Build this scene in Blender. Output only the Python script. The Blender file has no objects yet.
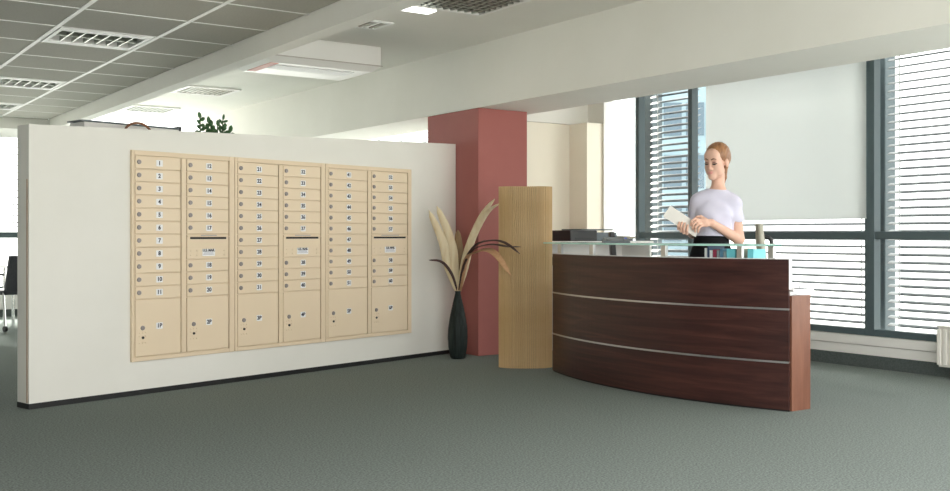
import bpy, bmesh, math, random
import numpy as np
from mathutils import Vector, Matrix, Euler
random.seed(7)
scn = bpy.context.scene
C = scn.collection
PI = math.pi

# ------------------------------------------------------------------ camera, sky, exposure
cam_d = bpy.data.cameras.new('camera'); cam = bpy.data.objects.new('camera', cam_d); C.objects.link(cam)
cam_d.sensor_width = 36.0; cam_d.lens = 36.0*1023/950
cam_d.shift_y = -10.5/950
cam.location = (0, 0, 1.12)
cam.rotation_euler = (PI/2, 0, -math.atan2(.570, .8217))
scn.camera = cam

world = bpy.data.worlds.new('overcast_sky'); scn.world = world
world.use_nodes = True
bg = world.node_tree.nodes['Background']
bg.inputs[0].default_value = (1.0, 0.99, 0.965, 1); bg.inputs[1].default_value = 2.4
sun_d = bpy.data.lights.new('sun', 'SUN'); sun_d.energy = 14.0; sun_d.angle = math.radians(12); sun_d.color = (1, .96, .88)
sun = bpy.data.objects.new('sun', sun_d); C.objects.link(sun); sun.location = (10, 30, 20)
SAZ, SEL = math.radians(12), math.radians(36)      # added sun beyond the far windows, a little right, to brighten the far ceiling
sun.rotation_euler = Vector((-math.sin(SAZ)*math.cos(SEL), -math.cos(SAZ)*math.cos(SEL), -math.sin(SEL))).to_track_quat('-Z', 'Y').to_euler()
scn.view_settings.view_transform = 'Standard'; scn.view_settings.look = 'None'
scn.view_settings.exposure = 0.45; scn.view_settings.gamma = 1.0
scn.view_settings.use_curve_mapping = False

# ------------------------------------------------------------------ materials
MATS = {}
def nodes_of(m):
    nt = m.node_tree
    return nt, nt.nodes, nt.links, nt.nodes['Principled BSDF']
def mat(name, col, rough=.6, metal=0, spec=.5, noise=None, bump=None, scale=(1,1,1), emit=None):
    """noise = (scale, second colour, detail); bump = (scale, strength)"""
    m = bpy.data.materials.new(name); m.use_nodes = True
    nt, N, L, b = nodes_of(m)
    b.inputs['Base Color'].default_value = (*col, 1); b.inputs['Roughness'].default_value = rough
    b.inputs['Metallic'].default_value = metal; b.inputs['Specular IOR Level'].default_value = spec
    if noise or bump:
        tc = N.new('ShaderNodeTexCoord'); mp = N.new('ShaderNodeMapping'); mp.inputs['Scale'].default_value = scale
        L.new(tc.outputs['Object'], mp.inputs['Vector'])
    if noise:
        n = N.new('ShaderNodeTexNoise'); n.inputs['Scale'].default_value = noise[0]; n.inputs['Detail'].default_value = noise[2]
        n.inputs['Roughness'].default_value = .6
        L.new(mp.outputs[0], n.inputs['Vector'])
        r = N.new('ShaderNodeValToRGB'); r.color_ramp.elements[0].position = .32; r.color_ramp.elements[1].position = .68
        r.color_ramp.elements[0].color = (*col, 1); r.color_ramp.elements[1].color = (*noise[1], 1)
        L.new(n.outputs['Fac'], r.inputs['Fac']); L.new(r.outputs['Color'], b.inputs['Base Color'])
    if bump:
        n2 = N.new('ShaderNodeTexNoise'); n2.inputs['Scale'].default_value = bump[0]; n2.inputs['Detail'].default_value = 4
        L.new(mp.outputs[0], n2.inputs['Vector'])
        bp = N.new('ShaderNodeBump'); bp.inputs['Strength'].default_value = bump[1]; bp.inputs['Distance'].default_value = .01
        L.new(n2.outputs['Fac'], bp.inputs['Height']); L.new(bp.outputs[0], b.inputs['Normal'])
    if emit:
        b.inputs['Emission Color'].default_value = (*col, 1); b.inputs['Emission Strength'].default_value = emit
    MATS[name] = m
    return m
def glass_mat(name, tint, ior=1.45, extra=0.0, rough=0.0):
    m = bpy.data.materials.new(name); m.use_nodes = True
    nt = m.node_tree; N = nt.nodes; L = nt.links
    N.clear()
    out = N.new('ShaderNodeOutputMaterial'); mx = N.new('ShaderNodeMixShader')
    tr = N.new('ShaderNodeBsdfTransparent'); tr.inputs[0].default_value = (*tint, 1)
    gl = N.new('ShaderNodeBsdfGlossy'); gl.inputs['Roughness'].default_value = rough
    lw = N.new('ShaderNodeLayerWeight'); lw.inputs['Blend'].default_value = .5
    pw = N.new('ShaderNodeMath'); pw.operation = 'POWER'; pw.inputs[1].default_value = 4.0
    ad = N.new('ShaderNodeMath'); ad.operation = 'MULTIPLY_ADD'; ad.inputs[1].default_value = .75; ad.inputs[2].default_value = ((ior-1)/(ior+1))**2
    L.new(lw.outputs['Facing'], pw.inputs[0]); L.new(pw.outputs[0], ad.inputs[0]); L.new(ad.outputs[0], mx.inputs[0]); L.new(tr.outputs[0], mx.inputs[1]); L.new(gl.outputs[0], mx.inputs[2])
    L.new(mx.outputs[0], out.inputs[0])
    MATS[name] = m; return m
def translucent_mat(name, col, fac):
    m = bpy.data.materials.new(name); m.use_nodes = True
    nt = m.node_tree; N = nt.nodes; L = nt.links
    N.clear()
    out = N.new('ShaderNodeOutputMaterial'); mx = N.new('ShaderNodeMixShader'); mx.inputs[0].default_value = fac
    d = N.new('ShaderNodeBsdfDiffuse'); d.inputs[0].default_value = (*col, 1)
    t = N.new('ShaderNodeBsdfTranslucent'); t.inputs[0].default_value = (*col, 1)
    L.new(d.outputs[0], mx.inputs[1]); L.new(t.outputs[0], mx.inputs[2]); L.new(mx.outputs[0], out.inputs[0])
    MATS[name] = m; return m

mat('carpet', (.10,.122,.113), .95, spec=.15, noise=(95, (.27,.305,.285), 6), bump=(160, .5))
mat('carpet_skirt', (.075,.09,.088), .95, spec=.1, noise=(90, (.12,.14,.135), 5))
mat('white_paint', (.82,.81,.75), .7, noise=(1.5, (.85,.84,.785), 3))
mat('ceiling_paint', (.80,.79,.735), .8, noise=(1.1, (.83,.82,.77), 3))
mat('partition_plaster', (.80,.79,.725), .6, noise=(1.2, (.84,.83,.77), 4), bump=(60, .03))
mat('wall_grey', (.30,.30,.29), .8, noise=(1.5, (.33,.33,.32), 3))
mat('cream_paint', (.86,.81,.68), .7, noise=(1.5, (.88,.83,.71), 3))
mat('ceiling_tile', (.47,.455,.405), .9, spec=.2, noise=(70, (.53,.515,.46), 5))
mat('grid_white', (.86,.86,.83), .45)
mat('black_base', (.008,.009,.009), .5)
mat('tan_edge', (.5,.36,.26), .6)
mat('column_red', (.375,.118,.102), .65, noise=(2.0, (.405,.132,.112), 4), bump=(80,.04))
mat('mail_beige', (.80,.655,.465), .42, spec=.4, noise=(3, (.82,.675,.485), 2))
mat('mail_door', (.82,.675,.485), .38, spec=.4, noise=(3, (.84,.695,.505), 2))
mat('lock_metal', (.30,.27,.265), .45, metal=.3)
mat('key_dark', (.05,.045,.04), .4, metal=.5)
mat('slot_black', (.006,.006,.006), .6)
mat('label_white', (.9,.9,.9), .5)
mat('print_black', (.015,.015,.03), .6)
mat('print_grey', (.35,.36,.42), .6)
mat('frame_steel', (.085,.12,.13), .45, spec=.4)
mat('slat_grey', (.17,.19,.20), .5, spec=.4)
mat('cord_white', (.75,.75,.75), .7)
mat('sill_white', (.86,.85,.82), .4)
mat('radiator_white', (.84,.82,.76), .4)
mat('chrome', (.8,.8,.8), .18, metal=1)
mat('brushed_steel', (.62,.62,.62), .35, metal=1)
mat('louver_metal', (.40,.43,.38), .3, metal=1)
mat('louver_edge', (.72,.74,.70), .3, metal=.6)
mat('lamp_lit', (1,.99,.95), .4, emit=2.5)
mat('fixture_dark', (.012,.016,.012), .3, spec=.5)
mat('unit_white', (.86,.85,.82), .35)
mat('vent_grey', (.5,.46,.42), .6)
mat('salmon_panel', (.62,.26,.22), .5)
mat('plastic_black', (.012,.012,.013), .35)
mat('plastic_grey', (.10,.125,.14), .35)
mat('screen_grey', (.14,.17,.18), .25)
mat('screen_blue', (.05,.12,.8), .3)
mat('paper_white', (.86,.86,.85), .7)
mat('letter_paper', (.80,.77,.72), .75, noise=(12, (.84,.81,.765), 3))
mat('worktop_white', (.82,.82,.82), .35)
mat('chair_cream', (.40,.385,.31), .75, noise=(20, (.46,.445,.37), 3))
mat('chair_black', (.014,.015,.02), .7, noise=(60, (.025,.026,.034), 3))
mat('book_red', (.30,.03,.07), .5); mat('book_blue', (.10,.22,.34), .5); mat('book_cyan', (.18,.62,.72), .45)
mat('book_white', (.75,.76,.77), .5); mat('book_navy', (.03,.06,.13), .5); mat('book_yellow', (.75,.72,.1), .5); mat('book_grey', (.25,.30,.32), .5)
mat('book_tan', (.42,.38,.30), .5)
mat('leaf_cream', (.74,.60,.37), .6, noise=(30, (.84,.74,.53), 4), scale=(1,1,.15))
mat('leaf_brown', (.20,.12,.055), .65, noise=(30, (.30,.19,.09), 4), scale=(1,1,.15))
mat('leaf_dark', (.045,.018,.02), .6, noise=(30, (.075,.035,.03), 4))
mat('leaf_rust', (.50,.27,.13), .6, noise=(30, (.60,.36,.20), 4))
mat('vase_dark', (.004,.006,.006), .55, spec=.25, noise=(55, (.022,.034,.03), 3), scale=(1,1,.05))
mat('pot_dark', (.05,.045,.04), .5)
mat('leaf_green', (.018,.075,.02), .45, noise=(20, (.035,.12,.03), 3))
mat('stem_green', (.03,.07,.02), .6)
mat('wicker', (.22,.085,.04), .6, noise=(40, (.30,.13,.06), 3))
mat('skin', (.72,.445,.335), .48, spec=.35, noise=(9, (.75,.475,.365), 3))
mat('hair', (.22,.095,.04), .38, spec=.5, noise=(26, (.40,.20,.09), 5), scale=(1,1,.35))
mat('lips', (.68,.27,.26), .4)
mat('lash', (.02,.012,.012), .6)
mat('brow', (.10,.045,.025), .7)
mat('eyeshade', (.36,.20,.17), .6)
mat('blouse', (.64,.625,.76), .7, spec=.2, noise=(7, (.69,.675,.80), 3))
mat('skirt_black', (.006,.006,.008), .75, spec=.2)
mat('shoe_black', (.01,.01,.01), .3)
mat('ground_pale', (.72,.72,.70), .9, noise=(.2, (.76,.76,.74), 3))
mat('facade_blue', (.16,.24,.28), .5, noise=(.3, (.22,.30,.34), 3))
mat('facade_pane', (.05,.09,.12), .12, spec=.8)
mat('fin_dark', (.06,.085,.095), .6)
mat('slat_wood', (.52,.345,.155), .5, noise=(26, (.62,.435,.225), 5), scale=(1.2,1.2,.12))
mat('slat_core', (.25,.15,.06), .7)
glass_mat('window_glass', (.97,.985,.985), 1.25)
glass_mat('desk_glass', (.86,.96,.93), 1.5)
glass_mat('cabinet_glass', (.8,.92,.9), 1.4)
mat('glass_edge', (.55,.85,.78), .15, spec=.8)
translucent_mat('shade_fabric', (.86,.88,.87), .66)

def wood_mat(name, c1, c2, c3, scale):
    m = bpy.data.materials.new(name); m.use_nodes = True
    nt, N, L, b = nodes_of(m)
    tc = N.new('ShaderNodeTexCoord'); mp = N.new('ShaderNodeMapping'); mp.inputs['Scale'].default_value = scale
    L.new(tc.outputs['Object'], mp.inputs['Vector'])
    n = N.new('ShaderNodeTexNoise'); n.inputs['Scale'].default_value = 1; n.inputs['Detail'].default_value = 7; n.inputs['Roughness'].default_value = .62
    n.inputs['Distortion'].default_value = .6
    L.new(mp.outputs[0], n.inputs['Vector'])
    r = N.new('ShaderNodeValToRGB'); e = r.color_ramp.elements
    e[0].position = .30; e[0].color = (*c1,1); e[1].position = .72; e[1].color = (*c3,1)
    k = e.new(.5); k.color = (*c2,1)
    L.new(n.outputs['Fac'], r.inputs['Fac']); L.new(r.outputs[0], b.inputs['Base Color'])
    b.inputs['Roughness'].default_value = .36; b.inputs['Specular IOR Level'].default_value = .45
    MATS[name] = m
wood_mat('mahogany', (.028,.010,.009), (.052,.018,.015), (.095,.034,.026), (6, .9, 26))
wood_mat('mahogany_lit', (.15,.058,.035), (.20,.082,.05), (.28,.125,.078), (9, 9, 1.1))  # lighter copy of mahogany; window light on the desk end is in the colour

# ------------------------------------------------------------------ helpers
class MB:
    def __init__(s): s.bm = bmesh.new()
    def box(s, x0, x1, y0, y1, z0, z1, bevel=0):
        bm = bmesh.new()
        v = [bm.verts.new((x, y, z)) for x in (x0, x1) for y in (y0, y1) for z in (z0, z1)]
        for f in ((0,1,3,2),(4,6,7,5),(0,4,5,1),(2,3,7,6),(0,2,6,4),(1,5,7,3)): bm.faces.new([v[i] for i in f])
        bmesh.ops.recalc_face_normals(bm, faces=bm.faces)
        if bevel: bmesh.ops.bevel(bm, geom=bm.edges[:], offset=bevel, segments=2, affect='EDGES', profile=.5)
        return s._add(bm)
    def _add(s, bm, M=None):
        if M is not None: bmesh.ops.transform(bm, matrix=M, verts=bm.verts)
        me = bpy.data.meshes.new('tmp'); bm.to_mesh(me); bm.free(); s.bm.from_mesh(me); bpy.data.meshes.remove(me); return s
    def prism(s, pts, z0, z1):
        bm = bmesh.new()
        a = [bm.verts.new((p[0], p[1], z0)) for p in pts]; b = [bm.verts.new((p[0], p[1], z1)) for p in pts]
        n = len(pts)
        bm.faces.new(a[::-1]); bm.faces.new(b)
        for i in range(n): bm.faces.new((a[i], a[(i+1)%n], b[(i+1)%n], b[i]))
        bmesh.ops.recalc_face_normals(bm, faces=bm.faces)
        return s._add(bm)
    def hexa(s, bottom, top):
        bm = bmesh.new()
        v = [bm.verts.new(p) for p in list(bottom)+list(top)]
        for f in ((3,2,1,0),(4,5,6,7),(0,1,5,4),(1,2,6,5),(2,3,7,6),(3,0,4,7)): bm.faces.new([v[i] for i in f])
        bmesh.ops.recalc_face_normals(bm, faces=bm.faces)
        return s._add(bm)
    def tube(s, pts, rad, seg=10, flat=1.0, cap=True):
        pts = [Vector(p) for p in pts]; n = len(pts)
        rads = rad if isinstance(rad, (list, tuple)) else [rad]*n
        bm = bmesh.new(); rings = []
        up = Vector((0,0,1))
        prev = None
        for i, p in enumerate(pts):
            t = (pts[min(i+1,n-1)] - pts[max(i-1,0)]).normalized()
            if prev is None:
                ref = Vector((0,0,1)) if abs(t.z) < .9 else Vector((1,0,0))
                u = t.cross(ref).normalized()
            else:
                u = (prev - t*prev.dot(t)).normalized()
            prev = u; w = t.cross(u)
            rings.append([bm.verts.new(p + (u*math.cos(a) + w*math.sin(a)*flat)*rads[i]) for a in [2*PI*k/seg for k in range(seg)]])
        for i in range(n-1):
            for k in range(seg): bm.faces.new((rings[i][k], rings[i][(k+1)%seg], rings[i+1][(k+1)%seg], rings[i+1][k]))
        if cap: bm.faces.new(rings[0][::-1]); bm.faces.new(rings[-1])
        bmesh.ops.recalc_face_normals(bm, faces=bm.faces)
        return s._add(bm)
    def lathe(s, prof, cx=0, cy=0, seg=24, sx=1, sy=1):
        bm = bmesh.new(); rings = []
        for r, z in prof: rings.append([bm.verts.new((cx+sx*r*math.cos(2*PI*k/seg), cy+sy*r*math.sin(2*PI*k/seg), z)) for k in range(seg)])
        for i in range(len(rings)-1):
            for k in range(seg): bm.faces.new((rings[i][k], rings[i][(k+1)%seg], rings[i+1][(k+1)%seg], rings[i+1][k]))
        bm.faces.new(rings[0][::-1]); bm.faces.new(rings[-1])
        bmesh.ops.recalc_face_normals(bm, faces=bm.faces)
        return s._add(bm)
    def ball(s, c, r, seg=16):
        bm = bmesh.new(); bmesh.ops.create_uvsphere(bm, u_segments=seg, v_segments=seg//2, radius=1)
        rr = r if isinstance(r, (tuple, list)) else (r, r, r)
        return s._add(bm, Matrix.Translation(c) @ Matrix.Diagonal((*rr, 1)))
    def ribbon(s, pts, widths, wdir, th=.003):
        """a leaf: solid strip along pts, widened along wdir, slightly folded"""
        pts = [Vector(p) for p in pts]; n = len(pts); wd = Vector(wdir).normalized()
        bm = bmesh.new(); rows = []
        for i, p in enumerate(pts):
            t = (pts[min(i+1,n-1)]-pts[max(i-1,0)]).normalized()
            side = (wd - t*wd.dot(t)).normalized(); nn = t.cross(side).normalized()
            w = widths[i]/2
            row = [p-side*w+nn*w*.35, p, p+side*w+nn*w*.35]
            rows.append([bm.verts.new(q+nn*th/2) for q in row] + [bm.verts.new(q-nn*th/2) for q in row[::-1]])
        m = 6
        for i in range(n-1):
            for k in range(m): bm.faces.new((rows[i][k], rows[i][(k+1)%m], rows[i+1][(k+1)%m], rows[i+1][k]))
        bm.faces.new(rows[0][::-1]); bm.faces.new(rows[-1])
        bmesh.ops.recalc_face_normals(bm, faces=bm.faces)
        return s._add(bm)
    def build(s, name, m, parent=None, smooth=False, loc=None, rot=None):
        me = bpy.data.meshes.new(name); s.bm.to_mesh(me); s.bm.free()
        me.materials.append(MATS[m])
        if smooth: me.polygons.foreach_set('use_smooth', [True]*len(me.polygons))
        return link(name, me, parent, loc, rot)
def link(name, me, parent=None, loc=None, rot=None):
    o = bpy.data.objects.new(name, me); C.objects.link(o); o.parent = parent
    if loc: o.location = loc
    if rot: o.rotation_euler = rot
    return o
def dup(o, parent=None, loc=None):
    c = o.copy(); C.objects.link(c); c.parent = parent
    if loc is not None: c.location = loc
    return c
def empty(name, loc=(0,0,0), rz=0, parent=None):
    o = bpy.data.objects.new(name, None); C.objects.link(o); o.location = loc; o.rotation_euler = (0,0,rz); o.empty_display_size = .1; o.parent = parent
    return o
def tag(o, label, cat, group=None):
    o['label'] = label; o['category'] = cat
    if group: o['group'] = group
    return o
def struct(o, label=None, cat=None):
    o['kind'] = 'structure'
    if label: o['label'] = label
    if cat: o['category'] = cat
    return o
def B(*a, bevel=0): return MB().box(*a, bevel=bevel)
def spline(ctrl, n=14):
    """Catmull-Rom through control points"""
    P = [Vector(p) for p in ctrl]; P = [P[0]*2-P[1]] + P + [P[-1]*2-P[-2]]
    out = []; m = len(P)-3
    for i in range(n):
        u = i/(n-1)*m; k = min(int(u), m-1); t = u-k
        a, b, c, d = P[k:k+4]
        out.append(.5*((2*b)+(c-a)*t+(2*a-5*b+4*c-d)*t*t+(3*b-a-3*c+d)*t**3))
    return out
_txt = {}
def text_mesh(s, size, m):
    key = (s, size, m)
    if key in _txt: return _txt[key]
    cu = bpy.data.curves.new('lettering', 'FONT'); cu.body = s; cu.size = size; cu.align_x = 'CENTER'; cu.align_y = 'CENTER'; cu.extrude = .0006; cu.resolution_u = 3
    cu.offset = size*.035
    o = bpy.data.objects.new('lettering', cu); C.objects.link(o)
    dg = bpy.context.evaluated_depsgraph_get(); me = bpy.data.meshes.new_from_object(o.evaluated_get(dg))
    bpy.data.objects.remove(o); bpy.data.curves.remove(cu)
    me.transform(Matrix.Rotation(PI/2, 4, 'X')); me.materials.clear(); me.materials.append(MATS[m]); me.name = 'number_print'
    _txt[key] = me
    return me

# ------------------------------------------------------------------ the setting
WX = 7.68           # inner face of the window wall
FARY = 15.2
struct(B(-4, WX+.12, -1.5, FARY, -.12, 0).build('floor', 'carpet'), 'dark grey-green speckled carpet floor')
struct(B(-120, 160, -120, 160, -.30, -.16).build('exterior_ground', 'ground_pale'), 'pale ground outside the windows')  # height and paleness chosen to bounce light onto the ceilings

# suspended tile ceiling on the left
TZ = 2.6; GX = [-.37, .32, 1.01, 1.70, 2.41, 2.99]; GY = [6.27+.68*i for i in range(12)]
GYa = [2.19+.68*i for i in range(6)] + GY      # 2.19 .. 13.75
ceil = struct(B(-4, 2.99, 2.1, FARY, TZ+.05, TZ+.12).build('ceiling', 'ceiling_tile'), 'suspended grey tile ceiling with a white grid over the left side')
light_tiles = {(3, 7.63), (3, 10.35), (3, 12.39)}
tile_cache = {}
ys = sorted(set(round(y, 3) for y in GYa)); ys = [y for y in ys if y > 4.2] + [13.9]
for i in range(len(GX)-1):
    for y0, y1 in zip(ys[:-1], ys[1:]):
        if any(GX[i] == GX[a] and abs(y0-b) < .02 for a, b in light_tiles): continue
        w = GX[i+1]-GX[i]; h = y1-y0; key = (round(w,3), round(h,3))
        if key not in tile_cache:
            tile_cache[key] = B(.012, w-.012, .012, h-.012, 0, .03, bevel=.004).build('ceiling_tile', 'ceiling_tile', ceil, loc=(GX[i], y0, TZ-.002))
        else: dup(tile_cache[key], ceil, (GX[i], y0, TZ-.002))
B(-4, GX[0], 2.1, FARY, TZ, TZ+.05).build('ceiling_margin', 'ceiling_tile', ceil)
for x in GX[:-1]:
    B(x-.016, x+.016, 4.2, 13.9, TZ-.006, TZ+.05).build('grid_bar', 'grid_white', ceil)
for y in ys[1:-1]:
    B(GX[0], GX[-1], y-.008, y+.008, TZ-.004, TZ+.05).build('grid_bar', 'grid_white', ceil)
# plain ceiling of the middle and window bays
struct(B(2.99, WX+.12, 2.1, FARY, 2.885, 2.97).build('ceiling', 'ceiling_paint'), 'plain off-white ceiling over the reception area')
struct(B(2.99, 3.12, 2.1, 13.9, 2.46, 2.885).build('trim_1', 'white_paint'), 'narrow off-white beam edging the tile ceiling')
struct(B(5.42, 6.14, 2.1, FARY-.01, 2.30, 2.885).build('trim_2', 'white_paint'), 'deep off-white ceiling beam running above the red column')
struct(B(-4, 3.12, 13.9, FARY, 2.46, 2.60).build('trim_3', 'white_paint'), 'white bulkhead over the far windows')
struct(B(5.42, 5.99, 7.76, 8.64, 0, 2.298, bevel=.004).build('column', 'column_red'), 'square brick-red column carrying the ceiling beam')
struct(B(-4.12, -4, -1.5, FARY, 0, 2.885).build('wall_left', 'wall_grey'), 'unseen wall at the far left, greyed to cut bounce light')  # unseen wall added to keep light off the column's left face

# window wall on the right
wr = struct(empty('wall_right', (WX, 5, 0)), 'window wall with white sill panels along the right side')
def wall_piece(nm, m, *a): return B(*a).build(nm, m, wr, loc=(-WX, -5, 0))
wall_piece('parapet', 'sill_white', WX, WX+.12, -3, 8.54, 0, .27)
wall_piece('parapet', 'sill_white', WX, WX+.12, 9.2, FARY, 0, .27)
wall_piece('sill_panel', 'sill_white', WX-.035, WX, 1.0, 8.54, .19, .265)
wall_piece('sill_panel', 'sill_white', WX-.028, WX, 1.0, 8.54, .106, .184)
wall_piece('carpet_skirting', 'carpet_skirt', WX-.04, WX, 1.0, 8.54, 0, .104)
wall_piece('lintel', 'white_paint', WX, WX+.12, -3, FARY, 2.74, 2.885)
wall_piece('pier', 'white_paint', WX, WX+.12, 8.54, 9.2, 0, 2.74)
struct(B(5.992, WX, 8.86, 9.12, 0, 2.36).build('wall_back', 'cream_paint'), 'cream wall stub behind the column')
struct(B(5.992, WX, 8.82, 9.14, 2.362, 2.884).build('trim_4', 'white_paint'), 'white bulkhead added for the glow above the cream wall')  # added part; its white stands in for glow over the wall
struct(B(7.44, WX-.002, 8.56, 8.858, 0, 2.36).build('trim_5', 'cream_paint'), 'cream pier at the corner of the window wall')

# windows: bays between mullions
def window(n, y0, y1, z0=.27, z1=2.74, transom=True, label=None, f0=.045, f1=.045):
    w = struct(empty(f'window_{n}', (WX, (y0+y1)/2, z0)), label)
    ox, oy = -WX, -(y0+y1)/2
    def p(nm, m, *a, bevel=0): return B(*a, bevel=bevel).build(nm, m, w, loc=(ox, oy, -z0))
    p('frame_post', 'frame_steel' if f0 > .02 else 'sill_white', WX-.02, WX+.07, y0, y0+f0, z0, z1, bevel=.002)
    p('frame_post', 'frame_steel' if f1 > .02 else 'sill_white', WX-.02, WX+.07, y1-f1, y1, z0, z1, bevel=.002)
    p('frame_rail', 'frame_steel', WX-.02, WX+.07, y0+f0, y1-f1, z0, z0+.055, bevel=.004)
    p('frame_rail', 'frame_steel', WX-.02, WX+.07, y0+f0, y1-f1, z1-.05, z1, bevel=.004)
    if transom:
        p('transom', 'frame_steel', WX-.01, WX+.07, y0+f0, y1-f1, 1.085, 1.15, bevel=.004)
        p('window_pane', 'window_glass', WX+.028, WX+.034, y0+f0, y1-f1, z0+.055, 1.085)
        p('window_pane', 'window_glass', WX+.028, WX+.034, y0+f0, y1-f1, 1.15, z1-.05)
    else:
        p('window_pane', 'window_glass', WX+.028, WX+.034, y0+f0, y1-f1, z0+.055, z1-.05)
    return w
window(1, 8.02, 8.54, transom=False, label='bare bright window beside the cream pier', f0=.012, f1=.012)
window(2, 7.24, 8.02, label='tall window with a dark blind behind the woman', f0=.026)
window(3, 5.20, 7.24, label='wide window with a white roller shade behind the woman', f1=.026)
window(4, 2.90, 5.20, label='window with open blind slats at the right edge')
window(5, .60, 2.90, label='window with grey frame right of the view')
window(6, 9.2, 11.9, label='window behind the red column')
window(7, 11.9, 15.1, label='far window behind the white partition')
# far wall with windows
wb = struct(empty('wall_far', (2, FARY, 0)), 'far white wall with a ribbon of windows')
def wbp(nm, m, *a, bevel=0): return B(*a, bevel=bevel).build(nm, m, wb, loc=(-2, -FARY, 0))
wbp('parapet', 'sill_white', -4, WX+.12, FARY, FARY+.12, .10, .36)
wbp('skirting', 'carpet_skirt', -4, WX+.12, FARY-.02, FARY+.12, 0, .10)
wbp('lintel', 'white_paint', -4, 3.10, FARY, FARY+.12, 2.56, 2.885)
w8 = struct(empty('window_8', (2, FARY, .36)), 'far ribbon window seen left of the partition')
def w8p(nm, m, *a, bevel=0): return B(*a, bevel=bevel).build(nm, m, w8, loc=(-2, -FARY, -.36))
for x in (-4, -1.4, 1.2, 3.05): w8p('frame_post', 'frame_steel', x, x+.05, FARY+.02, FARY+.09, .36, 2.56)
for x in (3.45, 7.63): w8p('frame_post', 'frame_steel', x, x+.05, FARY+.02, FARY+.09, .36, 2.88)
w8p('transom', 'frame_steel', -3.95, 7.63, FARY+.015, FARY+.085, 1.08, 1.16)
w8p('frame_rail', 'frame_steel', -3.95, 7.63, FARY+.015, FARY+.085, .362, .42)
for a, b in ((3.1,3.45),(3.5,7.63)):  # panes raised here to give a blown-out white band above the partition
    w8p('window_pane', 'window_glass', a, b, FARY+.05, FARY+.056, .42, 1.08); w8p('window_pane', 'window_glass', a, b, FARY+.05, FARY+.056, 1.16, 2.88)
for a, b in ((-3.95,-1.4),(-1.35,1.2),(1.25,3.05)):
    w8p('window_pane', 'window_glass', a, b, FARY+.05, FARY+.056, .42, 1.08); w8p('window_pane', 'window_glass', a, b, FARY+.05, FARY+.056, 1.16, 2.558)

# added fins imitating dark slat reflections by the mullions, and a building opposite
for i, (y0, y1, lb) in enumerate(((8.14, 8.34, 'added dark fin outside the blind left of the woman'), (5.29, 5.44, 'added dark fin outside the right-hand window'))):
    o = B(WX+.34, WX+.50, y0, y1, -.16, 2.95, bevel=.01).build('reflection_fin', 'fin_dark'); tag(o, lb, 'fin')
ex, ey = 34.0, 33.2
bd = tag(empty('office_building', (ex, ey, -.16), -.72), 'blue-grey office building outside behind the left blind', 'building')
B(-1.6, 1.6, 0, 6, 0, 13).build('facade', 'facade_blue', bd)
fp = None
for r in range(5):
    for c_ in range(3):
        if fp is None: fp = B(-.40, .40, -.06, .02, 0, 1.5).build('window', 'facade_pane', bd, loc=(-1.0, 0, 1.0))
        else: dup(fp, bd, (-1.0+1.0*c_, 0, 1.0+2.4*r))
B(-1.7, 1.7, -.2, 6.1, 13, 13.25).build('roof', 'fin_dark', bd)

# ------------------------------------------------------------------ blinds (outside the glass)
def venetian(y0, y1, ztop, zbot, pitch, tilt, label, x=WX+.17, depth=.06, cords=True, axis='Y'):
    v = tag(empty('venetian_blind', (x, (y0+y1)/2, zbot)), label, 'blind', 'venetian blinds')
    L_ = y1-y0
    sl = None; n = int((ztop-zbot)/pitch)
    for k in range(n+1):
        z = k*pitch
        if sl is None:
            m = MB(); bm = bmesh.new(); m.bm.free(); m.bm = bm
            prof = [(-depth/2, 0), (-depth/4, .0035), (0, .005), (depth/4, .0035), (depth/2, 0)]
            ct, st = math.cos(tilt), math.sin(tilt)
            rows = []
            for s_ in (-1, 1):
                up = [bm.verts.new((a*ct-b*st, s_*L_/2, a*st+b*ct+.0009)) for a, b in prof]
                dn = [bm.verts.new((a*ct-b*st, s_*L_/2, a*st+b*ct-.0009)) for a, b in prof[::-1]]
                rows.append(up+dn)
            for i in range(10): bm.faces.new((rows[0][i], rows[0][(i+1)%10], rows[1][(i+1)%10], rows[1][i]))
            bm.faces.new(rows[0]); bm.faces.new(rows[1][::-1]); bmesh.ops.recalc_face_normals(bm, faces=bm.faces)
            sl = m.build('slat', 'slat_grey', v, loc=(0,0,z))
        else: dup(sl, v, (0,0,z))
    B(-.03, .03, -L_/2, L_/2, n*pitch+.05, n*pitch+.09).build('headrail', 'slat_grey', v)
    if cords:
        for yy in ((-L_/2+.12, L_/2-.12) if L_ > .5 else (0,)):
            B(-depth/2-.006, -depth/2-.003, yy-.004, yy+.004, -.01, n*pitch+.05).build('ladder_cord', 'cord_white', v)
    for yy in (-L_/2+.1, L_/2-.1): B(-.052, .02, yy-.015, yy+.015, n*pitch+.085, 2.80-zbot).build('bracket', 'slat_grey', v)
    if axis == 'X': v.rotation_euler = (0, 0, PI/2)
    return v
venetian(7.29, 7.97, 2.62, .36, .066, math.radians(30), 'grey slatted blind in the tall window left of the woman')
venetian(5.26, 7.18, 2.62, .36, .066, math.radians(20), 'open blind with thin slats in the window behind the woman')
venetian(2.96, 5.14, 2.62, .36, .066, math.radians(24), 'open blind with thin slats at the right edge of the picture')
venetian(9.26, 11.84, 2.62, 2.2, .066, math.radians(20), 'raised blind in the window hidden by the red column')
venetian(11.96, 15.04, 2.62, 2.2, .066, math.radians(20), 'raised blind seen above the partition left of the column')
v = venetian(-1.25, 1.25, 2.50, 1.25, .05, math.radians(25), 'half-lowered blind in the far window at the left edge'); v.location = (1.7, FARY+.17, 1.25); v.rotation_euler = (0,0,PI/2)
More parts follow.
